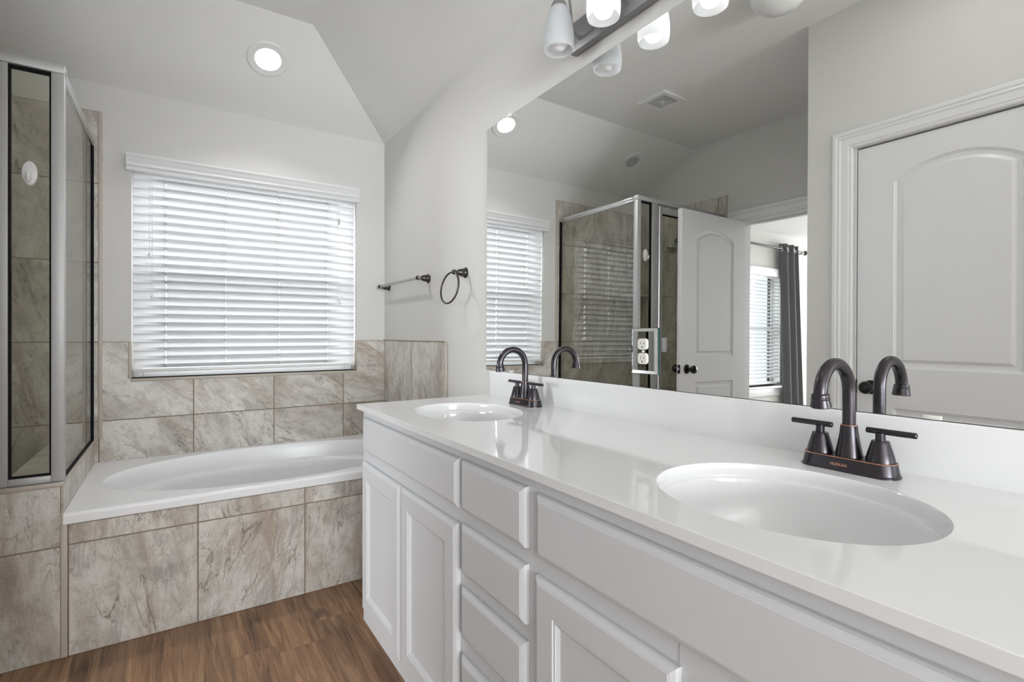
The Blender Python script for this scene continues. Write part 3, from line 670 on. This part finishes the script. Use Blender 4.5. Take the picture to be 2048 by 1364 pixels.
# closed door facing the mirror
D1 = tag(bpy.data.objects.new('door_1', None), 'closed white arched two-panel door reflected at the right end of the mirror', 'door', None, 'structure'); COL.objects.link(D1); D1.location = (XO - .02, .72, 0)
b = BM(); door_slab(b, .686, .012, 1.984, .035, lambda u, z, d: (XO - .006 - d, 1.068 - u, z)); link('door_panel', b, M_TRIM, D1, wn=True); SHARP = .6
casing(D1, E0 - .006 + .01, E1 + .006 + .006, EZ + .004, XO, 1)
b = BM(); box(b, XO - .0995, XO - .0005, E1 - .0005, E1 + .0045, 0, EZ, 0); link('jamb', b, M_TRIM, D1)
knob(D1, (XO - .006, 1.012, .915), (1, 0, 0))
b = BM(); box(b, XO - .02, XO - .001, 1.0682, 1.0725, .885, .945, .001); link('latch_plate', b, M_KNOB, D1)
# open door to the bedroom
D2 = tag(bpy.data.objects.new('door_2', None), 'open white arched two-panel door swung in beside the shower', 'door', None, 'structure'); COL.objects.link(D2); D2.location = (-.9, 2.2, 0)
DXe, DYf = -.545, 2.186
b = BM(); door_slab(b, .715, .012, 1.984, .035, lambda u, z, d: (DXe - u, DYf + d, z)); link('door_panel', b, M_TRIM, D2, wn=True); SHARP = .6
knob(D2, (DXe - .058, DYf, .922), (0, -1, 0)); knob(D2, (DXe - .058, DYf + .035, .922), (0, 1, 0))
b = BM(); box(b, DXe - .0003, DXe + .0014, DYf + .006, DYf + .029, .893, .951, .0005); lp = link('latch_plate', b, M_KNOB, D2)
b = BM(); box(b, DXe + .001, DXe + .010, DYf + .012, DYf + .023, .914, .932, .002); link('latch_bolt', b, M_ALU, lp)
casing(D2, DY0 - .0, DY1 + .004, DZ, XL, 1)
b = BM(); box(b, XL - .1195, XL - .0005, DY1 - .016, DY1 + .0005, 0, DZ); box(b, XL - .1195, XL - .0005, DY0 - .0005, DY0 + .016, 0, DZ); box(b, XL - .1195, XL - .0005, DY0 + .016, DY1 - .016, DZ - .016, DZ + .0005); box(b, XL - .075, XL - .04, DY0 + .016, DY1 - .016, DZ - .028, DZ - .016); link('jamb', b, M_TRIM, D2)

# ------------------------------------------------------------------ vanity cabinet
CX, CF = .573, .557       # face frame plane, front of doors and drawers
CYL, CYR = 1.838, .045
VC = thing('vanity_cabinet', (.85, .94, 0), 'pale grey double vanity cabinet of doors and drawers under white top', 'cabinet')
b = BM()
for r_ in ((CX, CX + .019, CYR, CYL, .10, .8595), (CX + .0191, XV - .001, CYL - .016, CYL, .10, .8595), (CX + .0191, XV - .001, CYR, CYR + .016, .10, .8595), (CX + .0191, XV - .001, CYR + .0161, CYL - .0161, .10, .116)): box(b, *r_)
link('cabinet_body', b, M_CAB, VC, False)
b = BM(); box(b, CX + .065, XV - .001, CYR + .002, CYL - .002, 0.0, .10); link('toe_kick', b, M_CAB, VC)
def front_plate(b, y0, y1, z0, z1, panel):
    f = lambda q, d: (CF - d, q[0], q[1])        # q=(y,z); positive d stands towards the room
    R0 = rect(y0, y1, z0, z1)
    def ring(i, d): return [f(q, d) for q in offset(R0, i)]
    rings = [ring(0, -(CX - CF) + .0005), ring(0, -.009), ring(.002, -.005), ring(.009, -.0012), ring(.011, -.0008), ring(.0118, .0), ]
    if panel:
        rings += [ring(.056, 0), ring(.0575, -.0022), ring(.062, -.0022), ring(.0635, -.004), ring(.070, -.008), ring(.0725, -.0085)]
    loops(b, rings)
def drawer(name, *a):
    b = BM(); front_plate(b, *a, False)
    global SHARP
    SHARP = .25; o = link(name, b, M_CAB, VC, wn=True); SHARP = .6; return o
def cab_door(*a):
    b = BM(); front_plate(b, *a, True)
    global SHARP
    SHARP = .25; o = link('cabinet_door', b, M_CAB, VC, wn=True); SHARP = .6; return o
drawer('false_front', 1.081, 1.803, .719, .836)
drawer('false_front', .068, .767, .717, .834)
for z0, z1 in ((.719, .837), (.572, .687), (.422, .539), (.155, .379)): drawer('drawer', .804, 1.064, z0, z1)
cab_door(1.452, 1.812, .155, .680); cab_door(1.086, 1.442, .155, .680)
cab_door(.449, .770, .155, .682); cab_door(.068, .386, .155, .682)
b = BM(); box(b, CX - .0006, CX + .001, .4525, .4535, .683, .717); link('frame_joint', b, plain('cabinet_joint_seam', (.36, .36, .37), .6), VC)  # narrow grey seam where top rail meets centre stile

# ------------------------------------------------------------------ counter top with integral basins
CT = thing('vanity_countertop', (.84, .94, .86), 'white cultured-marble counter with two oval basins and backsplash', 'countertop')
CZ, CE, CL, CR = .878, .554, 1.858, .03
b = BM()
basins = [(.806, .436, .178, .204), (.810, 1.489, .164, .215)]     # centre x, y, half width, half length
holes = [ell(x, y, a, c, 80, 2.08) for x, y, a, c in basins]
top = rect(CE + .0015, XV - .020, CR, CL - .0015)
L = poly_with_holes(b, top, holes, lambda q: (q[0], q[1], CZ))
v = L[0]
e = [(CE + .0005, CL - .0005, -.0005), (CE, CL, -.0015), (CE, CL, -.0165), (CE + .001, CL - .001, -.018)]
for fx, ly, dz in e: v = bridge(b, v, [(fx, CR, CZ + dz), (XV - .020, CR, CZ + dz), (XV - .020, ly, CZ + dz), (fx, ly, CZ + dz)])
poly_with_holes(b, [(e[-1][0], CR), (XV - .020, CR), (XV - .020, e[-1][1]), (e[-1][0], e[-1][1])], [ell(x, y, a * .985, c * .985, 80, 2.08) for x, y, a, c in basins], lambda q: (q[0], q[1], CZ - .018))
slab_bm = b
SHARP = .62
for (x, y, a, c), lp, hl in zip(basins, L[1:], holes):
    vv = lp
    for s, dz in ((.998, -.0001), (.994, -.0007), (.989, -.0022), (.984, -.0048), (.980, -.009), (.977, -.016), (.975, -.022), (.972, -.0245), (.962, -.0262), (.952, -.0272), (.945, -.0305), (.938, -.040), (.92, -.068), (.87, -.105), (.77, -.136), (.60, -.153), (.38, -.160), (.20, -.1625), (.11, -.163)):
        vv = bridge(slab_bm, vv, [(x + (p[0] - x) * s, y + (p[1] - y) * s, CZ + dz) for p in hl])
    slab_bm.faces.new(vv)
link('counter_slab', slab_bm, M_TOP, CT, wn=True)
SHARP = .6
b = BM(); box(b, XV - .020, XV - .0005, CR, CL, .8605, .979, .0035, 3); link('backsplash', b, M_TOP, CT)
for (x, y, a, c) in basins:
    b = BM(); lathe(b, [(.022, 0), (.022, .003), (.017, .0035), (.016, .0015), (.002, .0045)], (x, y, CZ - .163)); link('drain', b, M_BRONZE, CT)

# ------------------------------------------------------------------ faucets
def rrect(hx, hy, r, n=7):
    pts = []
    for cx, cy, a0 in ((hx - r, hy - r, 0), (-hx + r, hy - r, pi / 2), (-hx + r, -hy + r, pi), (hx - r, -hy + r, 3 * pi / 2)):
        for i in range(n + 1): pts.append((cx + r * cos(a0 + pi / 2 * i / n), cy + r * sin(a0 + pi / 2 * i / n)))
    return pts
def faucet(yc, label):
    xc, z0 = 1.051, CZ
    F = thing('faucet', (xc, yc, z0), label, 'faucet', 'bronze faucets on the vanity')
    b = BM(); base = rrect(.030, .081, .026); rings = []
    for s, z in ((0.0, 0.0), (0.0, .003), (.0015, .0045), (.0040, .022), (.0046, .0250), (.0065, .0258)):
        rings.append([(xc + p[0] - math.copysign(min(s, abs(p[0])), p[0]), yc + p[1] - math.copysign(min(s, abs(p[1])), p[1]), z0 + z) for p in base])
    loops(b, rings); bp_ = link('base_plate', b, M_BRONZE, F)
    b = BM(); rim = [(xc + p[0] - math.copysign(min(.0043, abs(p[0])), p[0]), yc + p[1] - math.copysign(min(.0043, abs(p[1])), p[1]), z0 + .0249) for p in base]
    tube(b, rim + [rim[0]], .0009, 8, False); link('copper_edge', b, M_COPPER, bp_)
    cu = bpy.data.curves.new('lettering', 'FONT'); cu.body = 'HURRAN'; cu.size = .0068; cu.extrude = .0003; cu.align_x = 'CENTER'; cu.space_character = 1.05; cu.offset = .00012
    tmp = bpy.data.objects.new('tmp', cu); COL.objects.link(tmp)
    dg = bpy.context.evaluated_depsgraph_get(); me = bpy.data.meshes.new_from_object(tmp.evaluated_get(dg)); bpy.data.objects.remove(tmp)
    Rm = Matrix(((0, 0, -1), (-1, 0, 0), (0, 1, 0))).to_4x4()    # text x -> -y, text y -> z, faces -x
    me.transform(Matrix.Translation((-.0280, 0.006, .0098)) @ Matrix.Rotation(.14, 4, 'Y') @ Rm)
    me.materials.clear(); me.materials.append(M_COPPER)
    tx = bpy.data.objects.new('lettering', me); COL.objects.link(tx); tx.parent = bp_
    # spout: flared foot, gooseneck, tip collar
    b = BM(); lathe(b, [(.0228, .024), (.0222, .030), (.0195, .044), (.0165, .060), (.0145, .076), (.0138, .083), (.0138, .0835), (.0110, .0842)], (xc, yc, z0)); 
    R = .0535; zc_ = z0 + .1455; pts = [(xc, yc, z0 + .06), (xc, yc, z0 + .10), (xc, yc, zc_ - .01)]
    for i in range(25):
        a = pi * 1.06 * i / 24; pts.append((xc - R + R * cos(a), yc, zc_ + R * sin(a)))
    tube(b, pts, .0110, 20); sp = link('spout', b, M_BRONZE, F)
    tip = Vector(pts[-1]); d = (tip - Vector(pts[-2])).normalized()
    b = BM(); lathe(b, [(.0112, -.014), (.0138, -.012), (.0144, -.005), (.0152, -.004), (.0146, -.003), (.0150, .000), (.0164, .0075), (.0168, .0095), (.013, .0098)], tip, d); co = link('tip_collar', b, M_BRONZE, sp)
    b = BM(); lathe(b, [(.0150, .0097), (.0148, .0112), (.010, .0113)], tip, d); link('aerator', b, M_DARKMET, co)
    b = BM(); torus(b, (xc, yc, z0 + .0835), .0128, .0011, (0, 0, 1), 28, 8); link('copper_ring', b, M_COPPER, sp)
    for s in (1, -1):
        hy = yc + s * .0508
        b = BM(); lathe(b, [(.0230, .024), (.0224, .030), (.0200, .040), (.0172, .050), (.0148, .058), (.0135, .0625), (.0128, .0632), (.0078, .0634), (.0076, .077)], (xc, hy, z0)); hd = link('handle', b, M_BRONZE, F)
        b = BM(); lathe(b, [(.0042, 0), (.0052, .001), (.0052, .075), (.0042, .076)], (xc, hy - s * .022, z0 + .0795), (0, s, 0), 20); link('lever', b, M_BRONZE, hd)
    return F
faucet(.448, 'dark bronze gooseneck faucet behind the nearer basin')
faucet(1.502, 'dark bronze gooseneck faucet behind the farther basin by the tub')

# ------------------------------------------------------------------ wall mirror, clips, outlet
def mx(y, z): return 1.1192 + .006 * (z - 1.5) + .0005 * (y - 1.3)
MY0, MY1, MZ0, MZ1 = .032, 1.8865, .9805, 2.0095
MR = thing('wall_mirror', (1.128, .96, .98), 'large frameless wall mirror above the vanity backsplash', 'mirror')
b = BM(); q = [(mx(y, z), y, z) for y, z in ((MY0, MZ0), (MY1, MZ0), (MY1, MZ1), (MY0, MZ1))]
b.faces.new([b.verts.new(p) for p in q]); link('mirror_face', b, M_MIRROR, MR, False)
b = BM(); loops(b, [[(p[0] + .0004, p[1], p[2]) for p in q], [(1.1335, p[1], p[2]) for p in q]]); link('mirror_edge', b, M_EDGE, MR, False)
for y, z, s in ((1.714, MZ1, 1), (1.69, MZ0, -1), (.342, MZ0, -1)):
    b = BM(); x = mx(y, z); box(b, x - .003, x - .0004, y - .013, y + .013, min(z, z - s * .007), max(z, z - s * .007), .0008); box(b, x - .003, 1.1138 if s < 0 else 1.1335, y - .013, y + .013, *sorted((z + s * .0001, z + s * .004))) if s > 0 else None
    link('clip', b, M_IVORY, MR)
OU = thing('outlet', (1.116, 1.001, 1.02), 'double wall outlet with clear mirrored cover plate on the mirror', 'outlet')
oy0, oy1, oz0, oz1 = .953, 1.049, 1.0195, 1.148
b = BM(); xq = 1.1160
f = lambda i, d: [(xq + .002 * 0 - d, y, z) for y, z in rect(oy0 + i, oy1 - i, oz0 + i, oz1 - i)]
loops(b, [f(0, 0.0), f(0, .003), f(.009, .0085)]); link('cover_plate', b, M_MIRROR, OU, False)
b = BM(); e1 = [(oy0, oz0), (oy1, oz0), (oy1, oz1), (oy0, oz1)]
for k_, (d0, d1) in enumerate(((0, .003),)): loops(b, [[(xq - .0002 - d, y, z) for y, z in rect(oy0 - i, oy1 + i, oz0 - i, oz1 + i)] for d, i in ((d0, 0), (d0, .0012), (d1, .0012), (d1, .0001))], False, False)
link('plate_edge', b, plain('green_glass_edge', (.02, .08, .07), .15), OU)
for zc_ in (1.1035, 1.0625):
    b = BM(); pts = []
    for i in range(40):
        a = 2 * pi * i / 40; pts.append((1.001 + max(-.0160, min(.0160, .0185 * cos(a))), zc_ + max(-.0155, min(.0155, .0185 * sin(a)))))
    loops(b, [[(xq - .008, *p) for p in pts], [(xq - .0125, *p) for p in pts]]); rc = link('receptacle', b, M_IVORY, OU)
    b = BM()
    box(b, xq - .0128, xq - .0122, 1.001 + .0052, 1.001 + .0068, zc_ - .001, zc_ + .006); box(b, xq - .0128, xq - .0122, 1.001 - .0068, 1.001 - .0052, zc_ - .001, zc_ + .006)
    lathe(b, [(.0024, 0), (.0024, .0006)], (xq - .0122, 1.001, zc_ - .0085), (-1, 0, 0), 14); link('slots', b, M_SLOT, rc)
b = BM(); lathe(b, [(.0036, 0), (.0036, .0018), (.002, .0025)], (xq - .0084, 1.001, 1.083), (-1, 0, 0), 16); link('screw', b, M_IVORY, OU)

# ------------------------------------------------------------------ vanity light
VL = thing('vanity_light', (1.12, .967, 2.10), 'four-shade dark metal vanity light above the mirror', 'light fixture')
b = BM(); box(b, 1.104, XV - .0005, .616, 1.318, 2.064, 2.165, .005); link('back_bar', b, M_GREYMET, VL)
for i, ys in enumerate((1.268, 1.067, .867, .667)):
    xs = 1.018; zb = 2.030
    b = BM(); pts = [(1.106, ys, 2.098), (1.092, ys, 2.099), (1.078, ys, 2.110), (1.070, ys, 2.135), (1.066, ys, 2.175), (1.060, ys, 2.215), (1.050, ys, 2.240), (1.038, ys, 2.250), (1.027, ys, 2.244), (1.020, ys, 2.228), (xs, ys, 2.205), (xs, ys, 2.190)]
    tube(b, pts, [.0065, .0035, .0035] + [.0042] * 9, 12); am = link('arm', b, M_GREYMET, VL)
    b = BM(); lathe(b, [(.0265, .131), (.0255, .140), (.020, .152), (.011, .160), (.006, .163)], (xs, ys, zb)); link('socket_cap', b, M_GREYMET, am)
    pr = [(.0455, 0), (.0478, .012), (.0485, .028), (.0478, .046), (.0450, .070), (.0400, .096), (.0330, .120), (.0255, .136)]
    b = BM(); lathe(b, pr + [(r - .0022, h) for r, h in reversed(pr)], (xs, ys, zb), (0, 0, 1), 40, False, False)
    ax, u, v_ = frame_of((0, 0, 1))
    o = link('shade', b, M_SHADE, VL)
    lit = i in (1, 2)
    b = BM(); lathe(b, [(.001, .005), (.012, .007), (.021, .013), (.027, .023), (.0295, .036), (.0275, .050), (.021, .064), (.0145, .078), (.013, .095), (.013, .128)], (xs, ys, zb - .006), (0, 0, 1), 28)
    bb = link('bulb', b, M_BULB if lit else M_BULBOFF, o)
    if lit: bb['label'] = 'glowing white bulb'

# ------------------------------------------------------------------ towel bar and ring
def bell(b, o, ax):
    lathe(b, [(.0255, 0), (.0255, .002), (.0225, .005), (.0190, .010), (.0182, .018), (.0172, .026), (.0140, .036), (.009, .043), (.0075, .048), (.0105, .052), (.0120, .058), (.0110, .066), (.006, .071), (.001, .072)], o, ax, 32)
TB = thing('towel_bar', (1.1, 2.82, 1.41), 'dark bronze towel bar on the wall above the tub', 'towel bar')
for y in (2.520, 3.118):
    b = BM(); bell(b, (XV - .0005, y, 1.430), (-1, 0, 0)); link('post', b, M_DARKMET, TB)
b = BM(); tube(b, [(1.075, 2.505, 1.430), (1.075, 3.133, 1.430)], .0078, 18); link('bar', b, plain('brushed_pewter', (.36, .35, .34), .25, metal=.9), TB)
TR = thing('towel_ring', (1.1, 2.12, 1.27), 'dark bronze towel ring left of the mirror', 'towel ring')
b = BM(); bell(b, (XV - .0005, 2.104, 1.418), (-1, 0, 0)); link('post', b, M_DARKMET, TR)
b = BM(); a = -.10; torus(b, (1.060, 2.122, 1.346), .0735, .0042, (cos(a), -sin(a), -.17), 56, 12); link('ring', b, M_DARKMET, TR)

# ------------------------------------------------------------------ ceiling fixtures
SN = Vector((0, -sin(math.atan(SL)), -cos(math.atan(SL))))     # slope normal into the room
def slope_pt(x, y): return Vector((x, y, ZE + SL * (YW - y)))
def downlight(p, nrm, label, lens, group=None, r=.099, recess=0.0):
    o = thing('recessed_light', p, label, 'ceiling light', 'recessed ceiling lights')
    b = BM(); lathe(b, [(r, 0.0), (r, .004), (r * .95, .0075), (r * .66, .0065), (r * .61, .0055), (r * .61, .0)], p, nrm, 56, not recess, False); link('trim_ring', b, M_PLASTIC, o)
    if recess:
        b = BM(); lathe(b, [(r * .615, .0055), (r * .62, 0), (r * .62, -recess - .004)], p, nrm, 48, False, False); link('baffle', b, M_PLASTIC, o)
        b = BM(); lathe(b, [(r * .618, -recess - .003), (r * .618, -recess), (r * .4, -recess + .0006)], p, nrm, 48); link('lens', b, lens, o); return o
    b = BM(); lathe(b, [(r * .612, .0005), (r * .612, .0016), (r * .4, .0020)], p, nrm, 48); link('lens', b, lens, o)
    return o
downlight(slope_pt(.402, 2.868), SN, 'lit round recessed light in the slope above the window', M_LED, recess=.038)
downlight(slope_pt(-.803, 2.875), SN, 'unlit round recessed light above the shower', M_LENS, None, .092)
downlight(Vector((.12, .60, ZC - .0005)), Vector((0, 0, -1)), 'added round fill light, unseen, in the flat ceiling before the vanity', M_FILL_LENS)  # out-of-view downlight added to brighten the counter
DL = thing('dome_light', (.055, 1.215, ZC), 'unlit white glass dome light on the flat ceiling above the closed door', 'ceiling light')
b = BM(); lathe(b, [(.105, .0005), (.105, .012), (.100, .016), (.09, .016)], (.055, 1.215, ZC), (0, 0, -1), 48); link('base', b, M_PLASTIC, DL)
b = BM(); lathe(b, [(.088, .014), (.108, .020), (.115, .034), (.113, .050), (.102, .070), (.082, .087), (.055, .098), (.025, .104), (.002, .105)], (.055, 1.215, ZC), (0, 0, -1), 48, False, True); link('glass_dome', b, plain('opal_glass', (.84, .84, .83), .12), DL)
FN = thing('exhaust_fan', (-.378, 2.218, ZC - .012), 'square white exhaust fan grille in the flat ceiling', 'vent')
fx0, fx1, fy0, fy1 = -.489, -.267, 2.107, 2.329; zc_ = ZC
w = .036; b = BM()
fr_ = lambda d, z: [(x, y, z) for x, y in rect(fx0 + d, fx1 - d, fy0 + d, fy1 - d)]
loops(b, [fr_(0, zc_ - .0005), fr_(0, zc_ - .010), fr_(.006, zc_ - .014), fr_(w - .002, zc_ - .0135), fr_(w, zc_ - .012), fr_(w, zc_ - .0005)], False, False)
link('frame', b, M_PLASTIC, FN)
b = BM(); box(b, fx0 + w, fx1 - w, fy0 + w, fy1 - w, zc_ - .002, zc_ - .0006); link('cavity', b, M_SLOT, FN)
b = BM(); cx_, cy_ = -.378, 2.218; H = (fx1 - fx0) / 2 - w
k = .012
while k < H:
    t = .0040
    for r_ in ((cx_ - k, cx_ + k, cy_ - k - t, cy_ - k), (cx_ - k, cx_ + k, cy_ + k, cy_ + k + t), (cx_ - k - t, cx_ - k, cy_ - k - t, cy_ + k + t), (cx_ + k, cx_ + k + t, cy_ - k - t, cy_ + k + t)): box(b, *r_, zc_ - .0115, zc_ - .0095)
    k += .0094
box(b, cx_ - .012, cx_ + .012, cy_ - .012, cy_ + .012, zc_ - .012, zc_ - .002)
for a_ in (pi / 4, 3 * pi / 4): tube(b, [(cx_ - cos(a_) * H * 1.41, cy_ - sin(a_) * H * 1.41, zc_ - .0085), (cx_ + cos(a_) * H * 1.41, cy_ + sin(a_) * H * 1.41, zc_ - .0085)], .0016, 6)
link('grille', b, M_PLASTIC, FN)

# ------------------------------------------------------------------ outdoors, seen only through the blinds
bm = BM(); box(bm, -12, 8, 4.5, 16, -.5, -.3); struct('lawn', bm, M_GRASS, 'green lawn outside the windows', 'lawn')

# ------------------------------------------------------------------ parts that look unlike the rest of their thing
PART_LABELS = {'copper_edge': 'thin worn copper line round the base plate', 'lettering': 'copper lettering on the base plate', 'gasket': 'black rubber gasket',
    'door_knob': 'round black door knob', 'door_handle': 'white pull handle', 'receptacle': 'ivory receptacle', 'shade': 'frosted white glass shade',
    'baffle': 'white recess', 'lens': 'round light lens', 'grommet': 'silver grommet', 'bar': 'brushed pewter bar', 'lining': 'pale curtain lining', 'side_header': 'chrome side rail'}
for o in bpy.data.objects:
    base = o.name.split('.')[0]
    if o.parent and base in PART_LABELS and 'label' not in o: o['label'] = PART_LABELS[base]
